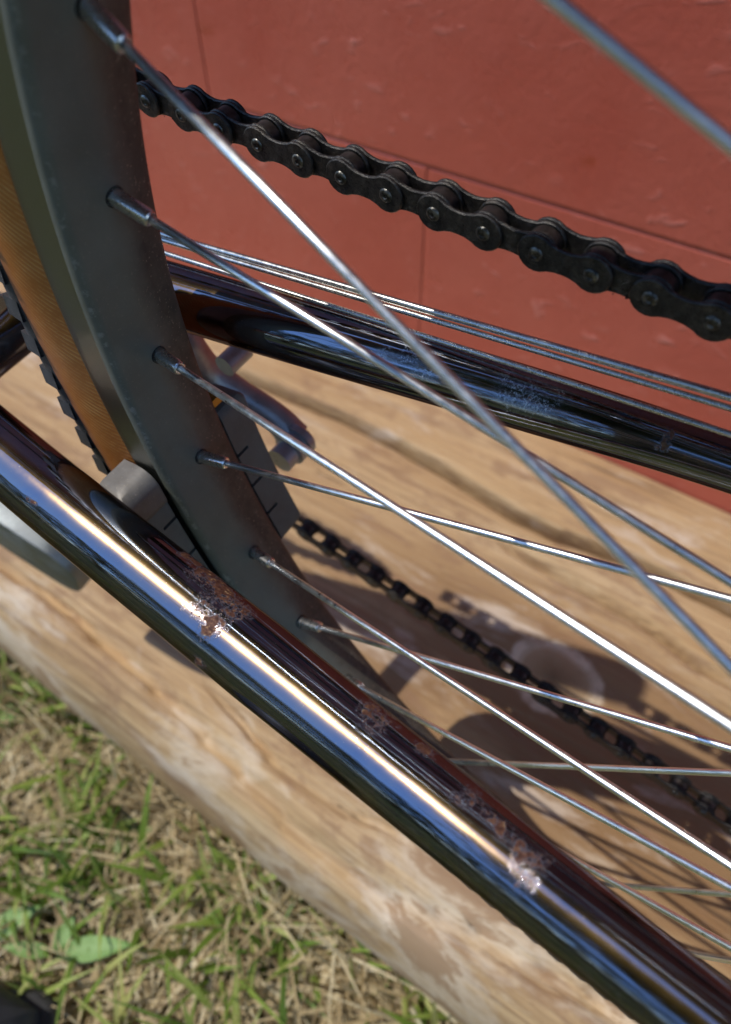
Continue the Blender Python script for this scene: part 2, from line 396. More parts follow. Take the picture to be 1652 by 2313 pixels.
# ---- the timber under the wheel: flat worn top, rounded near edge, cracks
def curve_y(pts):
    xs, ys = zip(*pts); return lambda x: np.interp(x, xs, ys)
cracks = [  # (x,y polyline mm), half width mm, depth mm
    (curve_y([(-1500, 320), (-362, 326), (-254, 334), (-180, 330), (-117, 322), (-80, 321), (-40, 328), (31, 329), (900, 335)]), 4.2, 55, (-1500, 900)),
    (curve_y([(-1500, 90), (-364, 97), (-302, 99), (-193, 90), (-140, 82), (-99, 78), (-45, 80), (-2, 88), (60, 96), (900, 92)]), 2.6, 11, (-1500, 900)),
    (curve_y([(-230, 118), (-190, 108), (-164, 104), (-128, 96), (-100, 97), (-77, 101), (-40, 106)]), 2.2, 5, (-200, -50)),
    (curve_y([(-200, 300), (-92, 294), (-43, 292), (-4, 289), (27, 281), (90, 280), (300, 270)]), 3.2, 16, (-110, 300)),
    (curve_y([(-20, 300), (10, 262), (60, 262), (200, 255)]), 2.6, 8, (25, 200)),
]
prof = [(403, -2), (401.5, -.8), (398, 0)] + [(y, 0) for y in np.arange(396, 346, -3.0)] + [(y, 0) for y in np.arange(346, 312, -.8)] + [(y, 0) for y in np.arange(311, 111, -2.0)] + [(y, 0) for y in np.arange(110, 99, -1.)] + \
       [(97, -.2), (94, -.6), (90, -1.4), (86, -3), (82, -5.5), (78, -9.5), (74, -15), (70.5, -22), (68, -30), (66.3, -40), (65.3, -52), (65, -65), (66, -80), (69, -95), (74, -112), (82, -131)]
xs = np.concatenate([np.arange(-1500, -420, 20.), np.arange(-420, 120, 2.2), np.arange(120, 900, 20.)])
PV = np.array(prof); nx, npf = len(xs), len(prof)
TV = np.zeros((nx, npf, 3))
for i, x in enumerate(xs):
    y = PV[:, 0].copy(); z = PV[:, 1].copy()
    wob = noise.noise(Vector((x*.004, 3.1, 0)))*4+noise.noise(Vector((x*.015, 7.1, 0)))*1.3
    edge = np.clip((110-y)/40, 0, 1); y = y+wob*edge*(1 if True else 0)
    for (fy, hw, dp, (xa, xb)) in cracks:
        if xa < x < xb:
            yc = float(fy(x))+noise.noise(Vector((x*.05, dp, 1)))*1.4
            amp = min(1, (x-xa)/30, (xb-x)/30)
            q = np.abs(y-yc)/hw
            z = z-dp*amp*np.exp(-q**4*.9)-min(dp, 12)*.10*amp*np.exp(-(q/3)**2)
    top = np.clip((y-70)/30, 0, 1)
    nzv = np.array([noise.noise(Vector((x*.006, yy*.03, 5)))*1.8+noise.noise(Vector((x*.012, yy*.22, 9)))*.5 for yy in y])
    z = z+nzv*top
    # knot: slight dome
    dk = np.hypot((x+36)/30., (y-225)/22.); z = z+1.6*np.exp(-dk**2*1.5)
    TV[i, :, 0] = x; TV[i, :, 1] = y; TV[i, :, 2] = z
TV[:, :, 2] += -389+519
TV[:, :, 2] = np.maximum(TV[:, :, 2], -4)
V = (TV.reshape(-1, 3)*MM)
F = [(i*npf+j, i*npf+j+1, (i+1)*npf+j+1, (i+1)*npf+j) for i in range(nx-1) for j in range(npf-1)]
n0 = len(V)
V = np.vstack([V, [[-1.5, .403, -.004], [.9-.02, .403, -.004]]])
F += [tuple(range(npf-1, -1, -1))+(n0,), tuple((nx-1)*npf+j for j in range(npf))+(n0+1,)]
m, nt, b = mat('weathered_timber'); 
pos = N(nt, 'ShaderNodeTexCoord').outputs['Object']
def pm(sc, rot=(0, 0, 0)):
    mp = N(nt, 'ShaderNodeMapping'); mp.inputs['Scale'].default_value = sc; mp.inputs['Rotation'].default_value = rot; nt.links.new(pos, mp.inputs[0]); return mp.outputs[0]
# knot distance distorts the grain
kd = N(nt, 'ShaderNodeVectorMath', operation='DISTANCE'); 
kmp = N(nt, 'ShaderNodeMapping'); kmp.inputs['Scale'].default_value = (1, 1.25, .2); nt.links.new(pos, kmp.inputs[0])
nt.links.new(kmp.outputs[0], kd.inputs[0]); kd.inputs[1].default_value = (-.036, .225*1.25, .13*.2)
kdist = mathn(nt, 'ADD', kd.outputs['Value'], mathn(nt, 'MULTIPLY_ADD', noise_n(nt, pos, 60, 3), .012, -.006))
near = maprange(nt, kdist, .10, .02)
sepp = N(nt, 'ShaderNodeSeparateXYZ'); nt.links.new(pos, sepp.inputs[0])
# grain coordinate: y bent round the knot
yk = mathn(nt, 'SUBTRACT', sepp.outputs['Y'], .225)
push = mathn(nt, 'MULTIPLY', mathn(nt, 'SIGN', yk), mathn(nt, 'MULTIPLY', near, -.010))
yg = mathn(nt, 'ADD', sepp.outputs['Y'], push)
cb = N(nt, 'ShaderNodeCombineXYZ'); nt.links.new(sepp.outputs['X'], cb.inputs[0]); nt.links.new(yg, cb.inputs[1]); nt.links.new(sepp.outputs['Z'], cb.inputs[2])
def gm(sc):
    mp = N(nt, 'ShaderNodeMapping'); mp.inputs['Scale'].default_value = sc; nt.links.new(cb.outputs[0], mp.inputs[0]); return mp.outputs[0]
fine = noise_n(nt, gm((3.5, 150, 60)), 5, 7, .75, .1)
lines = noise_n(nt, gm((1.6, 34, 20)), 6, 5, .6, .5)
broad = noise_n(nt, gm((1.2, 12, 6)), 4, 5, .6, .3)
patch = noise_n(nt, gm((6, 14, 9)), 1.6, 6, .62, .4)
c = ramp(nt, broad, [(.3, (.42, .265, .125)), (.5, (.52, .355, .185)), (.72, (.61, .46, .28))])
c = mix(nt, mathn(nt, 'MULTIPLY', maprange(nt, fine, .42, .60), .55), c, (.27, .15, .068))
c = mix(nt, mathn(nt, 'MULTIPLY', maprange(nt, lines, .52, .64), .6), c, (.22, .125, .060))
# weather stain and painted bike shade in one brown band, border ragged
stain_shade = mathn(nt, 'MULTIPLY', maprange(nt, sepp.outputs['Y'], .128, .155), maprange(nt, sepp.outputs['Y'], .285, .235))
stain_shade = mathn(nt, 'MULTIPLY', stain_shade, maprange(nt, sepp.outputs['X'], -.26, -.10))
stain_shade = mathn(nt, 'MULTIPLY', stain_shade, maprange(nt, patch, .28, .44))
c = mix(nt, mathn(nt, 'MULTIPLY', stain_shade, .82), c, ramp(nt, fine, [(.3, (.17, .090, .036)), (.7, (.30, .170, .074))]))
blot = maprange(nt, noise_n(nt, gm((9, 26, 12)), 2.2, 7, .7, .2), .53, .60)
c = mix(nt, mathn(nt, 'MULTIPLY', blot, .6), c, (.27, .155, .085))
chk = maprange(nt, noise_n(nt, gm((2.0, 46, 30)), 3.2, 5, .6, .7), .665, .70)
c = mix(nt, mathn(nt, 'MULTIPLY', chk, .8), c, (.095, .055, .03))
pale = maprange(nt, noise_n(nt, gm((5, 20, 12)), 2.0, 7, .7, .3), .55, .66)
c = mix(nt, mathn(nt, 'MULTIPLY', pale, .7), c, (.64, .54, .44))
# ragged brown weather stains with chalky borders along the near edge
eb = maprange(nt, sepp.outputs['Y'], .150, .105)
en = noise_n(nt, gm((8, 17, 10)), 1.25, 9, .62, .3)
ev = mathn(nt, 'ADD', en, mathn(nt, 'MULTIPLY_ADD', eb, .16, -.16))
c = mix(nt, mathn(nt, 'MULTIPLY', maprange(nt, ev, .50, .57), .55), c, (.70, .60, .47))
c = mix(nt, mathn(nt, 'MULTIPLY', maprange(nt, ev, .575, .60), .8), c, (.33, .20, .105))
# knot
ring = mathn(nt, 'SINE', mathn(nt, 'MULTIPLY', kdist, 2*PI/.0035))
kc = ramp(nt, maprange(nt, kdist, .0, .03), [(.0, (.20, .12, .055)), (.3, (.34, .22, .11)), (.62, (.46, .32, .18)), (.80, (.80, .66, .47)), (.95, (.82, .68, .50)), (1.0, (.30, .18, .09))])
kc = mix(nt, mathn(nt, 'MULTIPLY', maprange(nt, ring, 0, 1), .25), kc, (.35, .2, .09))
kc = mix(nt, mathn(nt, 'MULTIPLY', maprange(nt, noise_n(nt, pos, 120, 4), .45, .6), .5), kc, (.30, .19, .095))
c = mix(nt, mathn(nt, 'MULTIPLY', maprange(nt, kdist, .031, .026), .9), c, kc)
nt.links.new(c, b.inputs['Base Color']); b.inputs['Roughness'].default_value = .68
bump(nt, b, mathn(nt, 'ADD', mathn(nt, 'ADD', fine, mathn(nt, 'MULTIPLY', chk, -1.5)), mathn(nt, 'MULTIPLY', broad, .5)), .7, .0018)
M_wood = m
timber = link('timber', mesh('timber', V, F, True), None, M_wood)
tag(timber, 'wide weathered timber with cracks and a pale knot along the foot of the red wall', 'timber')

# ------------------------------------------------------------------ wheel
TILT = .057    # the wheel leans a little in the stays
WM = Matrix.Translation(Vector((HX, WY, HZ))*MM-O*MM) @ Matrix.Rotation(-TILT, 4, 'X')
wheel = empty('wheel', bike, WM)
RN = 224.4
RC = 0.0      # rim centre offset from the wheel plane used for the nipples
def ring_mesh(name, prof, n, m, uvflip=False, parent=wheel, wob=None, closed=False):
    V, F, UV = [], [], []
    Ls = [0]
    for i in range(1, len(prof)): Ls.append(Ls[-1]+math.hypot(prof[i][0]-prof[i-1][0], prof[i][1]-prof[i-1][1]))
    for k in range(n+1):
        g = 2*PI*k/n
        for i, (r, y) in enumerate(prof):
            V.append((-r*math.cos(g)*MM, y*MM, -r*math.sin(g)*MM)); UV.append((g*210*MM, Ls[i]/Ls[-1]))
    q = len(prof)
    for k in range(n):
        for i in range(q-1): F.append((k*q+i, k*q+i+1, (k+1)*q+i+1, (k+1)*q+i))
    return link(name, mesh(name, V, F, True, UV), parent, m)
c0 = RC
bed = [(229.6, -12.3), (228.2, -12.5), (227.0, -12.2), (226.0, -11.4), (225.6, -10.2), (225.4, -8), (225.0, -5.4), (224.5, -2.8), (224.3, 0), (224.5, 2.8), (225.0, 5.4), (225.4, 8), (225.7, 10.4), (226.3, 11.6), (227.3, 12.4), (228.4, 12.7), (229.6, 12.5)]
rim = ring_mesh('rim', bed, 320, M_rim)
for s in (-1, 1):
    sp_ = [(229.6, s*12.3), (232.0, s*12.6), (235.0, s*12.8), (237.4, s*13.0), (238.6, s*12.7), (239.0, s*12.0), (238.2, s*11.0)]
    ring_mesh('braking_surface', sp_, 320, M_side)
for s in (-1, 1):
    sw = [(236.0, s*11.2), (239.0, s*12.4), (241.0, s*13.4), (243.6, s*14.5), (246.2, s*15.2), (248.6, s*15.5), (250.6, s*15.6)]
    ring_mesh('tyre_sidewall', sw, 360, M_tan)
tr = [(250.4, -15.6), (252.0, -16.0), (254.0, -15.8), (255.6, -13), (256.6, -8), (257, 0), (256.6, 8), (255.6, 13), (254.0, 15.8), (252.0, 16.0), (250.4, 15.6)]
ring_mesh('tyre_casing', tr, 320, M_rub)
# tread knobs
def knob(name, pts_outer, r0, r1):
    """block over a (arc mm, y mm) outline from radius r0 to r1, slightly smaller at the top"""
    n = len(pts_outer); cx_ = sum(p[0] for p in pts_outer)/n; cy_ = sum(p[1] for p in pts_outer)/n
    V = []
    for r, s in ((r0, 1.0), (r1-.5, .93), (r1, .84)):
        for a, y in pts_outer:
            aa = (cx_+(a-cx_)*s)/258.; yy = cy_+(y-cy_)*s
            rr = r-(yy*yy)*.009
            V.append((-rr*math.cos(aa)*MM, (yy+c0)*MM, -rr*math.sin(aa)*MM))
    F = []
    for L_ in range(2):
        for k in range(n): k2 = (k+1) % n; F.append((L_*n+k, L_*n+k2, (L_+1)*n+k2, (L_+1)*n+k))
    F.append(tuple(2*n+k for k in range(n)))
    return mesh(name, V, F, False)
NK = 140
kn_side = [knob('tread_knob', [(-3.6, s*16.0), (2.2, s*16.8), (4.4, s*12.0), (3.0, s*7.5), (-3.4, s*8.4), (-2.0, s*12.2)], 253.5, 259.6) for s in (-1, 1)]
kn_mid = knob('tread_knob', [(-4, -5), (2.5, -6), (4.4, 0), (2.8, 5.5), (-4, 6)], 253.5, 259.4)
for i in range(NK):
    a = 2*PI*i/NK
    for q, me in enumerate(kn_side):
        # rotating about the axle so that arc angle increases like the rim's angle
        link('tread_knob', me, wheel, M_rub, Matrix.Rotation(-(a+q*PI/NK), 4, 'Y'))
    link('tread_knob', kn_mid, wheel, M_rub, Matrix.Rotation(-(a+.5*PI/NK), 4, 'Y'))

# hub
def lathe_part(name, prof, m, parent, M, n=32, ang=30):
    V, F = lathe(prof, n)
    me = sharp(mesh(name, V, F, True), ang)
    return link(name, me, parent, m, M)
lathe_part('hub', [(0, -38), (7, -38), (7, -33), (16, -32), (21, -31), (22, -30), (22, -28), (20, -27), (15, -25), (13, -18), (13, 18), (15, 25), (20, 27), (22, 28), (22, 30), (21, 31), (14, 33), (14, 38), (0, 38)], M_alu, wheel, Matrix.Identity(4))

# spokes: (rim angle, foot on the hub: x, y, z in bicycle mm)
spokes = [(-.518, (100.5, 106, -111)), (-.313, (84.9, 53, -139.5)), (-.146, (90.8, 93, -147.4)), (.051, (98.4, 44, -101.3)),
          (.216, (95.5, 107, -125.2)), (.403, (93.8, 47, -144)), (.559, (109, 92, -143.8)), (.702, (98, 48, -134)),
          (.910, (109.3, 110, -130)), (.994, (101.8, 42, -140)), (1.234, (119, 92, -131))]
for i in range(25):
    a = 1.40+i*(2*PI-(1.40+.518)-.1745)/24.
    s = 1 if (i//2) % 2 else -1; far = i % 2
    ta = a+s*1.45; spokes.append((a, (HX-20*math.cos(ta), WY+(29 if far else -29), HZ-20*math.sin(ta))))
nipV, nipF = [], []
def nip_mesh():
    prof = [(0, -1.5), (1.95, -1.5), (1.95, .2), (1.9, 3), (1.85, 8.6), (1.7, 9.2), (1.4, 9.5), (1.0, 9.5)]
    n = 20; V, F = [], []
    for i, (r, z) in enumerate(prof):
        for k in range(n):
            g = 2*PI*k/n; rr = r
            if 4.5 < z < 9.5: rr = r
            V.append((rr*math.cos(g)*MM, rr*math.sin(g)*MM, z*MM))
    # square flats on the shank
    V2 = []
    for (x, y, z) in V:
        if .0025 < z < .0088:
            lim = .00155; x = max(-lim, min(lim, x)); y = max(-lim, min(lim, y))
        V2.append((x, y, z))
    for i in range(len(prof)-1):
        for k in range(n): k2 = (k+1) % n; F.append((i*n+k, i*n+k2, (i+1)*n+k2, (i+1)*n+k))
    return sharp(mesh('nipple', V2, F, True), 30)
NM = nip_mesh()
def hole_mesh():
    V, F = [], []; n = 24
    for i, (r, z) in enumerate([(2.35, -1.2), (2.32, .03), (2.25, .08), (2.1, .03), (2.05, -1.5)]):
        for k in range(n): g = 2*PI*k/n; V.append((r*math.cos(g)*MM, r*math.sin(g)*MM, z*MM))
    for i in range(4):
        for k in range(n): k2 = (k+1) % n; F.append((i*n+k, i*n+k2, (i+1)*n+k2, (i+1)*n+k))
    return mesh('spoke_hole', V, F, True)
HM = hole_mesh()
hubc = Vector((HX, WY, HZ))
for a, foot in spokes:
    Np = Vector((HX-RN*math.cos(a), WY-RN*math.sin(a)*TILT, HZ-RN*math.sin(a))); T = Vector(foot)
    d = (T-Np).normalized()
    rd = Vector((math.cos(a), 0, math.sin(a)))
    q = d.to_track_quat('Z', 'Y').to_matrix().to_4x4()
    TI = Matrix.Rotation(TILT, 4, 'X')
    link('nipple', NM, wheel, M_nip, TI @ Matrix.Translation((Np-hubc)*MM) @ q)
    q2 = rd.to_track_quat('Z', 'Y').to_matrix().to_4x4()
    link('spoke_hole', HM, wheel, M_hole, TI @ Matrix.Translation((Np-hubc+rd*.2)*MM) @ q2)
    st = Np+d*9.3-hubc
    V, F, UV = tube([tuple(st), tuple((st+T-hubc)/2), tuple(T-hubc)], 0.95, 12, True, 2)
    link('spoke', mesh('spoke', V, F, True), wheel, M_spoke, TI)

# ------------------------------------------------------------------ frame tubes
def tpart(name, path, rad, m, parent=None, n=48, sub=10, squash=None, caps=True):
    V, F, UV = tube(path, rad, n, caps, sub, squash)
    return sharp(part(name, V, F, m, parent, True, UV).data, 50)
tpart('chainstay', [(-330, 60, -162), (-240, 49, -162.5), (-150, 41.2, -164), (-67, 36.5, -169), (8, 29.5, -158.5), (62, 24.5, -149.5)],
      [10.8, 10.6, 10.2, 10.0, 8.0, 6.6], M_near)
bpy.data.objects['chainstay']['label'] = 'shiny chrome chainstay pitted with rust'
tpart('chainstay', [(-330, 93, -163), (-240, 98, -155), (-140, 108, -147.3), (-50, 121, -143), (2, 130.5, -144.2), (62, 139, -147)],
      [10.2, 9.7, 9.2, 8.0, 6.8, 5.9], M_far)
bpy.data.objects['chainstay.001']['label'] = 'dark chrome chainstay with two frosted worn patches'
# gear cables that run beside the far stay
def ext(a, b, t0, t1):
    a = Vector(a); b = Vector(b); return [tuple(a+(b-a)*t) for t in (t0, (t0+t1)/2, t1)]
tpart('gear_cable', ext((-173.3, 120, -142.4), (-4.6, 128, -123.2), -.5, 1.35), .95, M_cable, n=10, sub=2)
tpart('gear_cable', ext((-171.7, 119, -143.4), (-3.6, 127, -125.1), -.5, 1.35), .75, M_cable, n=10, sub=2)
tpart('gear_cable', ext((-161.8, 112, -139.6), (-1.1, 124, -129), -.5, 1.35), .75, M_cable, n=10, sub=2)
# bridge, bottom bracket, seat tube foot
tpart('chainstay_bridge', [(-212, 44, -172), (-212, 80, -172), (-212, 106, -168)], 7.5, M_chr, n=32, sub=2)
tpart('bottom_bracket_shell', [(-345, 44, -165), (-345, 80, -165), (-345, 116, -165)], 20, M_chr, n=32, sub=2)
tpart('seat_tube', [(-345, 80, -150), (-325, 80, 0), (-290, 80, 200)], 14, M_chr, n=32, sub=2)

# ------------------------------------------------------------------ chain
PITCH = 12.7
def plate_mesh(name, r, waist, th, y0, bev=.28):
    pts = []
    n = 14
    # outline, two lobes joined by a waist
    for k in range(n+1):
        g = PI*.5+math.radians(-38)+ (PI+math.radians(76))*k/n
        pts.append((r*math.cos(g), r*math.sin(g)))
    # left lobe centred 0 ; right lobe centred PITCH
    left = pts
    right = [(PITCH-x, -z) for x, z in left]
    bottom = [(PITCH*.36, -waist), (PITCH*.5, -waist*.96), (PITCH*.64, -waist)]
    topm = [(PITCH*.64, waist), (PITCH*.5, waist*.94), (PITCH*.36, waist)]
    out = left+bottom+right+topm
    n = len(out); V, F = [], []
    def inset(p, d):
        x, z = p; cx_ = min(max(x, 0), PITCH); l = math.hypot(x-cx_, z) or 1
        return (x-(x-cx_)/l*d, z-z/l*d)
    for y, ins in ((y0-th/2, bev), (y0-th/2+bev, 0), (y0+th/2-bev, 0), (y0+th/2, bev)):
        for p in out:
            q = inset(p, ins); V.append((q[0]*MM, y*MM, q[1]*MM))
    for L_ in range(3):
        for k in range(n): k2 = (k+1) % n; F.append((L_*n+k, L_*n+k2, (L_+1)*n+k2, (L_+1)*n+k))
    F.append(tuple(range(n-1, -1, -1))); F.append(tuple(3*n+k for k in range(n)))
    return sharp(mesh(name, V, F, True), 28)
def cyl_mesh(name, prof, n=24, ang=30):
    V, F = lathe(prof, n); return sharp(mesh(name, V, F, True), ang)
P_in = [plate_mesh('inner_plate', 4.4, 3.05, 1.0, s*2.05) for s in (-1, 1)]
P_out = [plate_mesh('outer_plate', 4.45, 3.0, 1.0, s*3.2) for s in (-1, 1)]
P_roll = cyl_mesh('roller', [(1.9, -1.45), (3.6, -1.45), (3.85, -1.2), (3.85, 1.2), (3.6, 1.45), (1.9, 1.45)], 22)
P_pin = cyl_mesh('pin', [(0, -4.0), (.5, -4.0), (.72, -4.2), (1.25, -4.15), (1.6, -3.95), (1.75, -3.6), (1.75, 3.6), (1.6, 3.9), (0, 4.0)], 18, 40)
def grime_mesh(seed):
    r = random.Random(seed); V, F = [], []
    for k in range(r.randint(12, 22)):
        c_ = Vector((r.uniform(-2, 14), r.uniform(-3.4, 3.4), -r.uniform(3.0, 4.0)))
        if 3 < c_.x < 9: c_.z = -r.uniform(2.3, 2.9)
        s = r.uniform(.12, .62)*(1.5 if r.random() < .12 else 1); n0 = len(V)
        for v in [(1, 0, 0), (-1, 0, 0), (0, 1, 0), (0, -1, 0), (0, 0, 1), (0, 0, -1), (.7, .7, .5), (-.6, .6, -.7), (.5, -.7, -.7), (-.7, -.4, .6)][:6]:
            V.append((c_+Vector(v)*s*r.uniform(.5, 1.5))*MM)
        F += [tuple(n0+i for i in f) for f in [(0, 2, 4), (2, 1, 4), (1, 3, 4), (3, 0, 4), (2, 0, 5), (1, 2, 5), (3, 1, 5), (0, 3, 5)]]
    return mesh('grime', V, F, True)
grimes = [grime_mesh(s) for s in range(10)]
chain = empty('chain', bike, OFF.copy())
def run(p0, ang, k0, k1, grime=True):
    d = Vector((math.cos(ang), 0, math.sin(ang)))
    for k in range(k0, k1+1):
        sag = 0
        P = Vector(p0)+d*PITCH*k
        jit = random.uniform(-.012, .012)
        M = Matrix.Translation(P*MM) @ Matrix.Rotation(-ang+jit, 4, 'Y')
        for me in (P_out if k % 2 else P_in): link(me.name.split('.')[0], me, chain, M_chain, M)
        Mp = Matrix.Translation(P*MM) @ Matrix.Rotation(random.uniform(0, 6), 4, 'Y')
        link('roller', P_roll, chain, M_roller, Mp)
        link('pin', P_pin, chain, M_pin, Mp)
        if grime: link('grime', grimes[random.randrange(10)], chain, M_grime, M)
run((-89.98, 129, -104.1), -.01324, -13, 10)
run((-129, 126.5, -297.0), -.16877, -9, 19, False)
# chainring and rear sprocket
def gear(r, nt_, y, th=2.6):
    V, F = [], []; n = nt_*6
    prof_r = [0, .5, 3.2, 3.6, 3.2, .5]
    for yy in (y-th/2, y+th/2):
        for k in range(n): g = 2*PI*k/n; rr = r-3.5+prof_r[k % 6]*1.6; V.append((rr*math.cos(g)*MM, yy*MM, rr*math.sin(g)*MM))
        for k in range(n): g = 2*PI*k/n; rr = r*.72; V.append((rr*math.cos(g)*MM, yy*MM, rr*math.sin(g)*MM))
    for k in range(n):
        k2 = (k+1) % n
        F += [(k, k2, 2*n+k2, 2*n+k), (n+k2, n+k, 3*n+k, 3*n+k2), (k2, k, n+k, n+k2), (2*n+k, 2*n+k2, 3*n+k2, 3*n+k)]
    return V, F
V, F = gear(83, 42, 0); link('chainring', mesh('chainring', V, F, False), bike, M_chain, Matrix.Translation(Vector((-345, 129, -186))*MM-O*MM))
V, F = gear(40, 20, 0); link('sprocket', mesh('sprocket', V, F, False), bike, M_chain, Matrix.Translation(Vector((62.5, 128, -147))*MM-O*MM))

# ------------------------------------------------------------------ brake: pads, arms
def rimpt(r, y, a): return Vector((HX-r*math.cos(a), WY+y-r*math.sin(a)*TILT, HZ-r*math.sin(a)))
def pad_mesh(a0_, a1_, yi, yo, r0, r1, notches, side, rd=.06, rh=4.0, nb=60):
    """rubber block bent along the rim; notch slots cut in its hub-facing face next to the rim"""
    V, F, mats = [], [], []
    nseg = nb; cols = 8
    A = np.linspace(a0_, a1_, nseg)
    nw = .0042
    def depth(a, y):
        d = 0
        for na in notches:
            if abs(a-na) < nw*.5 and abs(y-yi) < abs(yo-yi)*.42: d = 2.2
        return d
    ys = [yi, yi+(yo-yi)*.015, yi+(yo-yi)*.2, yi+(yo-yi)*.41, yi+(yo-yi)*.43, yi+(yo-yi)*.7, yi+(yo-yi)*.93, yo]
    A = sorted(set(list(np.round(A, 5)) + [round(n_+e, 5) for n_ in notches for e in (-nw*.55, -nw*.45, nw*.45, nw*.55)]))
    nseg = len(A)
    for a in A:
        tend = min((a-A[0])/(A[-1]-A[0]), 1-(a-A[0])/(A[-1]-A[0]))
        rnd = 1 if tend > .06 else math.sqrt(max(0, 1-((.06-tend)/.06)**2))*.35+.65
        row = []
        for j, y in enumerate(ys):
            rr = r0+depth(a, y)+(1.2 if j == 0 else (1.0 if j == 7 else 0))+(0 if tend > rd else (1-math.sqrt(max(0, 1-((rd-tend)/rd)**2)))*rh)
            if rd > .1: rnd = 1 if tend > rd else math.sqrt(max(0, 1-((rd-tend)/rd)**2))*.4+.6
            yy = yi+(y-yi)*(rnd)
            row.append(rimpt(rr, yy, a)*MM)
        row.append(rimpt(r1, yo*rnd+yi*(1-rnd), a)*MM); row.append(rimpt(r1, yi, a)*MM)
        V += row
    q = 10
    for i in range(nseg-1):
        for j in range(q): j2 = (j+1) % q; F.append((i*q+j, i*q+j2, (i+1)*q+j2, (i+1)*q+j))
    F.append(tuple(range(q-1, -1, -1))); F.append(tuple((nseg-1)*q+j for j in range(q)))
    return V, F
V, F = pad_mesh(.232, .52, -13.8, -26.5, 229.5, 241, (.277, .338, .395, .448), -1)
o = part('brake_pad', V, F, M_pad, None, True, None, 25)
V, F = pad_mesh(.200, .450, 13.8, 25.5, 229.0, 241, (.279, .335, .390), 1)
o = part('brake_pad', V, F, M_pad, None, True, None, 25)
# metal shoe round the top of the near pad
V, F = pad_mesh(.196, .262, -13.6, -27.4, 228.8, 241.6, (), -1, .36, 6.5)
o = part('brake_shoe', V, F, M_shoecap, None, True, None, 25)
V, F = pad_mesh(.186, .198, 14.4, 18.5, 230.5, 238, (), 1)
o = part('brake_shoe', V, F, M_brass, None, True, None, 25)
tpart('brake_arm', [(-166, 108, -158), (-163.4, 111, -175.9), (-160.9, 114, -190.9), (-150.7, 118, -200.4), (-139.6, 121, -208), (-131.7, 121, -215)], [5, 6, 6.2, 5.0, 5.2, 6.4], M_arm, n=24, squash=(1, .8))
def bevel(o, w_=.0008, seg=3):
    md = o.modifiers.new('bevel', 'BEVEL'); md.width = w_; md.segments = seg; md.limit_method = 'ANGLE'; md.angle_limit = math.radians(40)
for o_ in [o_ for o_ in bpy.data.objects if o_.name.split('.')[0] in ('brake_pad', 'brake_shoe')]: bevel(o_, .0022 if 'shoe' in o_.name else .0007)
lathe_part('brake_bolt', [(0, 6), (5.5, 6), (6.5, 5), (6.5, 2.4), (5.2, 2.1), (5.2, .2), (6.3, 0), (6.3, -2.4), (5.0, -2.8), (5.0, -8), (0, -8)], M_arm, bike, Matrix.Translation(Vector((-129, 117, -214))*MM-O*MM), 28)
lathe_part('brake_bolt', [(0, 5), (3.2, 5), (3.8, 4), (3.8, -6), (0, -6)], M_arm, bike, Matrix.Translation(Vector((-147, 117, -178))*MM-O*MM), 20)
tpart('brake_arm', [(-176, 50, -172), (-170, 46, -190), (-160, 44, -205), (-146, 44, -214)], [6, 6, 6, 6], M_alu, n=24, squash=(1, .8))
# rounded alloy block under the near stay
def rbox(c_, sx, sy, sz, r, rotz=0, roty=0):
    V, F = [], []; n = 6
    # rounded rectangle in XZ, extruded in Y with bevel
    out = []
    for (qx, qz, g0) in ((1, 1, 0), (-1, 1, 90), (-1, -1, 180), (1, -1, 270)):
        for k in range(n+1):
            g = math.radians(g0+90*k/n); out.append((qx*(sx/2-r)+r*math.cos(g), qz*(sz/2-r)+r*math.sin(g)))
    m_ = len(out); bev = 1.6
    Mx = Matrix.Rotation(rotz, 3, 'Z') @ Matrix.Rotation(roty, 3, 'Y')
    for y, ins in ((-sy/2, bev), (-sy/2+bev*.3, bev*.3), (-sy/2+bev, 0), (sy/2-bev, 0), (sy/2-bev*.3, bev*.3), (sy/2, bev)):
        for x, z in out:
            k = 1-ins/(sx/2); k2 = 1-ins/(sz/2); V.append((Vector(c_)+Mx @ Vector((x*k, y, z*k2)))*MM)
    for L_ in range(5):
        for k in range(m_): k2 = (k+1) % m_; F.append((L_*m_+k, L_*m_+k2, (L_+1)*m_+k2, (L_+1)*m_+k))
    F.append(tuple(range(m_-1, -1, -1))); F.append(tuple(5*m_+k for k in range(m_)))
    return V, F
V, F = rbox((-252, 56, -302), 62, 22, 44, 17, .1, .30)
part('kickstand_bracket', V, F, M_alu, None, True, None, 40)

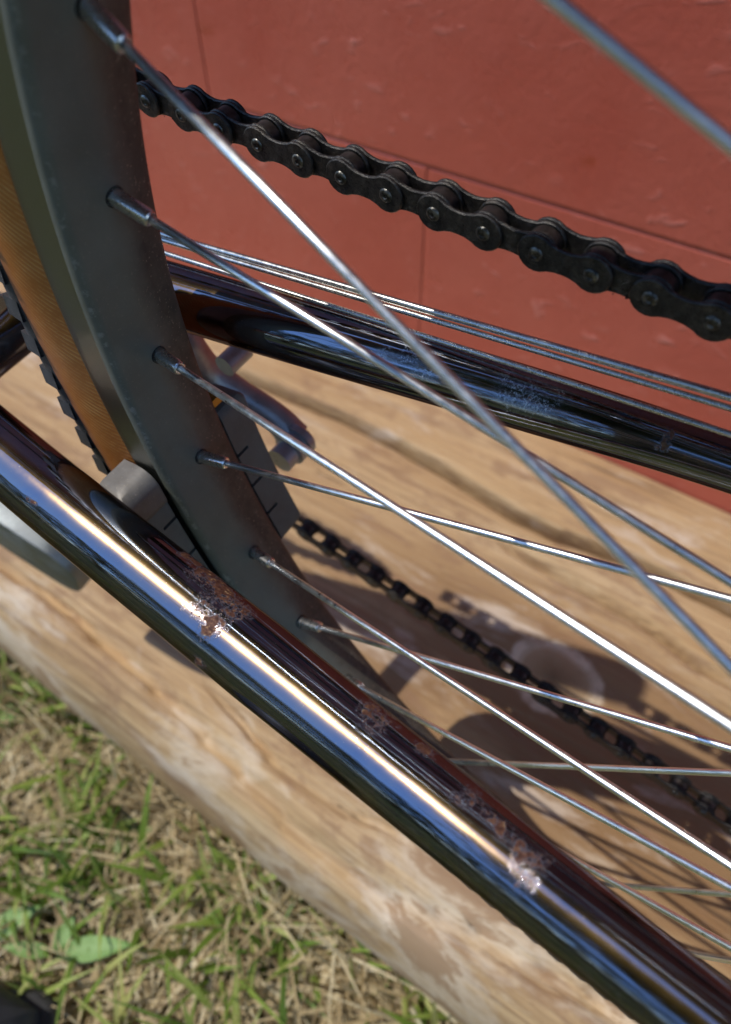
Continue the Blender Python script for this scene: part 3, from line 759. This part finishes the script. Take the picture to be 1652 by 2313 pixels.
# ------------------------------------------------------------------ lawn: grass, straw, leaves
def blades(n, xr, yr, hr, wr, lean, z=0.0, seed=1, cmode=0, avoid=None):
    r = np.random.default_rng(seed)
    x = r.uniform(*xr, n); y = r.uniform(*yr, n)
    if avoid is not None: k = avoid(x, y); x, y = x[k], y[k]; n = len(x)
    h = r.uniform(*hr, n); wd = r.uniform(*wr, n); th = r.uniform(0, 2*PI, n); ln = r.uniform(*lean, n); ph = r.uniform(0, 2*PI, n)
    # four cross sections
    V = np.zeros((n, 7, 3)); dx, dy = np.cos(th), np.sin(th); sx, sy = -np.sin(th+.4*np.sin(ph)), np.cos(th+.4*np.sin(ph))
    for i, (t, wk) in enumerate(((0, .8), (.38, 1.0), (.75, .62))):
        out = ln*h*(t**1.5); zz = h*(t-ln*.38*t*t)
        cx_, cy_ = x+dx*out, y+dy*out
        for s, sg in ((0, -1), (1, 1)):
            V[:, i*2+s, 0] = cx_+sx*wd*wk*sg*.5; V[:, i*2+s, 1] = cy_+sy*wd*wk*sg*.5; V[:, i*2+s, 2] = z+zz
    out = ln*h; V[:, 6, 0] = x+dx*out; V[:, 6, 1] = y+dy*out; V[:, 6, 2] = z+h*(1-ln*.38)
    base = (np.arange(n)*7)[:, None]
    q = np.concatenate([base+np.array([0, 1, 3, 2]), base+np.array([2, 3, 5, 4])], 1).reshape(-1, 4)
    t3 = base+np.array([4, 5, 6])
    me = bpy.data.meshes.new('grass')
    nv = n*7; me.vertices.add(nv); me.vertices.foreach_set('co', V.ravel())
    loops = np.concatenate([q.ravel(), t3.ravel()]); me.loops.add(len(loops)); me.loops.foreach_set('vertex_index', loops.astype(np.int32))
    starts = np.concatenate([np.arange(len(q))*4, len(q)*4+np.arange(len(t3))*3]); me.polygons.add(len(starts))
    me.polygons.foreach_set('loop_start', starts.astype(np.int32))
    me.update(calc_edges=True); me.validate()
    at_ = me.attributes.new('tint', 'FLOAT', 'POINT'); at_.data.foreach_set('value', np.repeat(r.uniform(0, 1, n), 7).astype(np.float32))
    return me
def grass_mat(name, stops):
    m, nt, b = mat(name)
    a = N(nt, 'ShaderNodeAttribute', attribute_name='tint')
    pos = N(nt, 'ShaderNodeNewGeometry').outputs['Position']
    f = mathn(nt, 'ADD', mathn(nt, 'MULTIPLY', a.outputs['Fac'], .7), mathn(nt, 'MULTIPLY_ADD', noise_n(nt, pos, 14, 3), .6, -.15))
    c = ramp(nt, f, stops); nt.links.new(c, b.inputs['Base Color']); b.inputs['Roughness'].default_value = .5
    tr_ = N(nt, 'ShaderNodeBsdfTranslucent'); nt.links.new(c, tr_.inputs[0]); ms = N(nt, 'ShaderNodeMixShader'); ms.inputs[0].default_value = .42
    nt.links.new(b.outputs[0], ms.inputs[1]); nt.links.new(tr_.outputs[0], ms.inputs[2]); nt.links.new(ms.outputs[0], nt.nodes['Material Output'].inputs[0])
    return m
M_grass = grass_mat('green_grass', [(.15, (.09, .16, .022)), (.4, (.20, .31, .045)), (.65, (.34, .43, .09)), (.9, (.50, .50, .18))])
M_straw = grass_mat('dry_straw', [(.1, (.15, .10, .05)), (.35, (.44, .33, .17)), (.65, (.68, .55, .32)), (.9, (.80, .72, .50))])
off_timber = lambda x, y: (y < .075)
gm1 = blades(11000, (-.62, .35), (-.5, .085), (.022, .062), (.0020, .0052), (.2, 1.1), seed=3, avoid=lambda x, y: (y < .08) & (np.sin(x*47+y*31)+np.sin(x*23-y*57+1)+np.random.default_rng(5).uniform(-1.2, 1.2, len(x)) > -.3))
gm2 = blades(22000, (-.62, .35), (-.5, .085), (.015, .045), (.0009, .0028), (.7, 2.2), seed=4, avoid=off_timber)
gm3 = blades(20000, (-3, 3), (-4, -.45), (.02, .06), (.003, .007), (.3, 1.3), seed=6)
gm4 = blades(9000, (-3, 3), (-4, -.45), (.02, .05), (.002, .005), (.6, 1.8), seed=8)
for me, mm_, nm in ((gm1, M_grass, 'grass'), (gm2, M_straw, 'dry_grass'), (gm3, M_grass, 'grass'), (gm4, M_straw, 'dry_grass')):
    o = link(nm, me, None, mm_)
    tag(o, 'green grass blades of the sunlit lawn' if nm == 'grass' else 'dry straw and dead grass matted in the lawn', 'grass', kind='stuff')

m, nt, b = mat('broad_leaf'); v = coord(nt)
c = ramp(nt, noise_n(nt, v, 60, 4), [(.3, (.10, .20, .035)), (.7, (.20, .32, .10))]); nt.links.new(c, b.inputs['Base Color']); b.inputs['Roughness'].default_value = .6
M_leaf = m
def leaf(L_, W_, droop):
    V, F = [], []
    for i in range(9):
        t = i/8.; wv_ = W_*math.sin(PI*min(1, t**.8)*.98+.03)*.5
        z = L_*(.35*t-droop*t*t)
        for s in (-1, -.5, 0, .5, 1): V.append((L_*t, s*wv_, z+abs(s)*W_*.12))
    for i in range(8):
        for j in range(4): a = i*5+j; F.append((a, a+1, a+6, a+5))
    return mesh('leaf', V, F, True)
weeds = [((-.208, -.038, .012), [(38, .050, .014), (100, .022, .010), (210, .03, .009)], 'weed with one long pale green leaf in the grass near the shoe'),
         ((-.250, -.058, .010), [(60, .038, .015), (170, .03, .013)], 'broad leaved weed at the lower left edge of the lawn'),
         ((-.372, .040, .010), [(10, .036, .012), (100, .03, .010), (230, .03, .010)], 'broad leaved weed against the timber at the left edge'),
         ((-.222, .036, .008), [(40, .016, .010), (160, .016, .010), (270, .015, .009)], 'small clover like weed in the dry grass below the timber')]
for (p, lv, lab) in weeds:
    wd = empty('weed', None, Matrix.Translation(p)); tag(wd, lab, 'weed', 'weeds growing in the lawn')
    for (an, ll, ww) in lv:
        o = link('leaf', leaf(ll, ww, random.uniform(.1, .3)), wd, M_leaf, Matrix.Rotation(math.radians(an), 4, 'Z'))

# black shoe of somebody standing by the camera
m, nt, b = mat('dark_navy_leather'); v = coord(nt)
nt.links.new(ramp(nt, noise_n(nt, v, 40, 5), [(.3, (.012, .015, .022)), (.7, (.035, .042, .058))]), b.inputs['Base Color']); b.inputs['Roughness'].default_value = .45
bump(nt, b, noise_n(nt, v, 300, 4), .4, .0006); M_shoe = m
M_sole = metal_mat('shoe_sole', (.015, .015, .016), (.03, .03, .03), .7, 0)
def shoe_upper():
    V, F = [], []; n = 20; st = 16
    for i in range(st):
        t = i/(st-1.); L_ = .28*t
        wd_ = .048*math.sqrt(max(.0, 1-((t-.82)/.18)**2)) if t > .82 else (.036+.012*math.sin(PI*min(1, t/.82)*.9)) if t > .12 else .036*math.sqrt(max(0.0001, 1-((.12-t)/.12)**2))
        ht = .045+.045*max(0, 1-t/.55)**.8 if t < .8 else .045*math.sqrt(max(0.02, 1-((t-.8)/.2)**2))+.004
        for k in range(n):
            g = 2*PI*k/n; yy = math.cos(g); zz = math.sin(g)
            V.append((L_, wd_*math.copysign(abs(yy)**.8, yy), .02+max(0, zz)*ht+min(0, zz)*.006))
    for i in range(st-1):
        for k in range(n): k2 = (k+1) % n; F.append((i*n+k, i*n+k2, (i+1)*n+k2, (i+1)*n+k))
    F.append(tuple(range(n-1, -1, -1))); F.append(tuple((st-1)*n+k for k in range(n)))
    return mesh('upper', V, F, True)
def shoe_sole():
    V, F = [], []; out = []
    for i in range(28):
        g = 2*PI*i/28; x = .14+.148*math.cos(g); out.append((x, (.047 if x > .14 else .040)*math.sin(g)))
    for z, s in ((0, .97), (.004, 1), (.018, 1), (.021, .97)):
        for x, y in out: V.append((.14+(x-.14)*s, y*s, z))
    for L_ in range(3):
        for k in range(28): k2 = (k+1) % 28; F.append((L_*28+k, L_*28+k2, (L_+1)*28+k2, (L_+1)*28+k))
    F.append(tuple(range(27, -1, -1))); F.append(tuple(3*28+k for k in range(28)))
    return mesh('sole', V, F, True)
sh = empty('shoe', None, Matrix.Translation((-.272, -.326, .006)) @ Matrix.Rotation(math.radians(72), 4, 'Z'))
tag(sh, 'dark navy shoe in the grass at the bottom left corner', 'shoe')
link('upper', shoe_upper(), sh, M_shoe); link('sole', shoe_sole(), sh, M_sole)
for k in range(5):
    V, F, UV = tube([(120+k*20, -16, 92-k*8), (122+k*20, 0, 96-k*9), (120+k*20, 16, 92-k*8)], 2, 8, True, 4)
    link('lace', mesh('lace', V, F, True), sh, M_sole)

# ------------------------------------------------------------------ unseen leafy tree added behind the camera to darken the chrome reflections
m, nt, b = mat('added_foliage'); a = N(nt, 'ShaderNodeAttribute', attribute_name='tint')
nt.links.new(ramp(nt, a.outputs['Fac'], [(.1, (.030, .055, .014)), (.6, (.06, .10, .022)), (.95, (.10, .14, .04))]), b.inputs['Base Color']); b.inputs['Roughness'].default_value = .55; M_tl = m
m, nt, b = mat('bark'); nt.links.new(ramp(nt, noise_n(nt, coord(nt, (8, 8, 1.5)), 6, 6), [(.3, (.05, .035, .025)), (.7, (.14, .10, .075))]), b.inputs['Base Color']); b.inputs['Roughness'].default_value = .85; M_bark = m
def tree(loc, hgt, cr, nleaf, label, seed):
    r = np.random.default_rng(seed)
    t = empty('added_leafy_tree', None, Matrix.Translation(loc)); tag(t, label, 'tree')
    V, F, UV = tube([(0, 0, -50), (40, 20, hgt*400), (-60, 60, hgt*750), (0, 0, hgt*980)], [150, 115, 70, 20], 14, True, 6)
    link('trunk', mesh('trunk', V, F, True), t, M_bark)
    cl = []
    for k in range(26):
        u = r.normal(size=3); u /= np.linalg.norm(u); u[2] = abs(u[2])*1.1-.35
        cl.append(np.array([0, 0, hgt*.72])+u*cr*r.uniform(.45, .95))
    for k in range(9):
        e = cl[k]*1000; V, F, UV = tube([(0, 20, hgt*420+k*60), tuple(e*.5+np.array([0, 0, hgt*260])), tuple(e)], [55, 35, 12], 8, True, 5)
        link('limb', mesh('limb', V, F, True), t, M_bark)
    n = nleaf; c_ = np.array(cl)[r.integers(0, 26, n)]; P = c_+r.normal(size=(n, 3))*cr*.17
    a = r.normal(size=(n, 3)); a /= np.linalg.norm(a, axis=1)[:, None]; b_ = np.cross(a, r.normal(size=(n, 3))); b_ /= np.linalg.norm(b_, axis=1)[:, None]
    sz = r.uniform(.04, .085, n)[:, None]
    VV = np.stack([P-a*sz, P+b_*sz*.5, P+a*sz, P-b_*sz*.5], 1).reshape(-1, 3)
    me = mesh('crown', VV, [(4*i, 4*i+1, 4*i+2, 4*i+3) for i in range(n)], False)
    at_ = me.attributes.new('tint', 'FLOAT', 'POINT'); at_.data.foreach_set('value', np.repeat(r.uniform(0, 1, n), 4).astype(np.float32))
    link('crown', me, t, M_tl)
tree((.7, -2.1, 0), 4.0, 1.8, 16000, 'unseen leafy tree added opposite the wall to be mirrored in the chrome', 11)

gm5 = blades(900, (-.5, .2), (.045, .085), (.02, .07), (.001, .0028), (.3, 1.6), seed=21)
o = link('dry_grass', gm5, None, M_straw); tag(o, 'long dry grass caught along the foot of the timber', 'grass', kind='stuff')

# unseen hedge added behind the camera to darken low reflections in the tubes
r_ = np.random.default_rng(33); n_ = 15000
P_ = np.stack([r_.uniform(-5, 5, n_), -2.95+r_.uniform(-.35, .35, n_), r_.uniform(.02, 1, n_)**.8*1.9], 1)
P_[:, 2] += .12*np.sin(P_[:, 0]*2.3)+.06*np.sin(P_[:, 0]*7.1)
P_[:, 2] = np.maximum(P_[:, 2], .02)
a_ = r_.normal(size=(n_, 3)); a_ /= np.linalg.norm(a_, axis=1)[:, None]; b_ = np.cross(a_, r_.normal(size=(n_, 3))); b_ /= np.linalg.norm(b_, axis=1)[:, None]
sz_ = r_.uniform(.035, .07, n_)[:, None]
me = mesh('foliage', np.stack([P_-a_*sz_, P_+b_*sz_*.6, P_+a_*sz_, P_-b_*sz_*.6], 1).reshape(-1, 3), [(4*i, 4*i+1, 4*i+2, 4*i+3) for i in range(n_)], False)
at_ = me.attributes.new('tint', 'FLOAT', 'POINT'); at_.data.foreach_set('value', np.repeat(r_.uniform(0, 1, n_), 4).astype(np.float32))
hd = empty('hedge', None, Matrix.Identity(4)); tag(hd, 'unseen dark green hedge added facing the red wall to be mirrored in the chrome', 'hedge')
link('foliage', me, hd, M_tl)
for k in range(12):
    x_ = -4600+k*830; V, F, UV = tube([(x_, -2950, -20), (x_+60, -2930, 700), (x_-40, -2960, 1500)], [28, 20, 8], 8, True, 4)
    link('stem', mesh('stem', V, F, True), hd, M_bark)
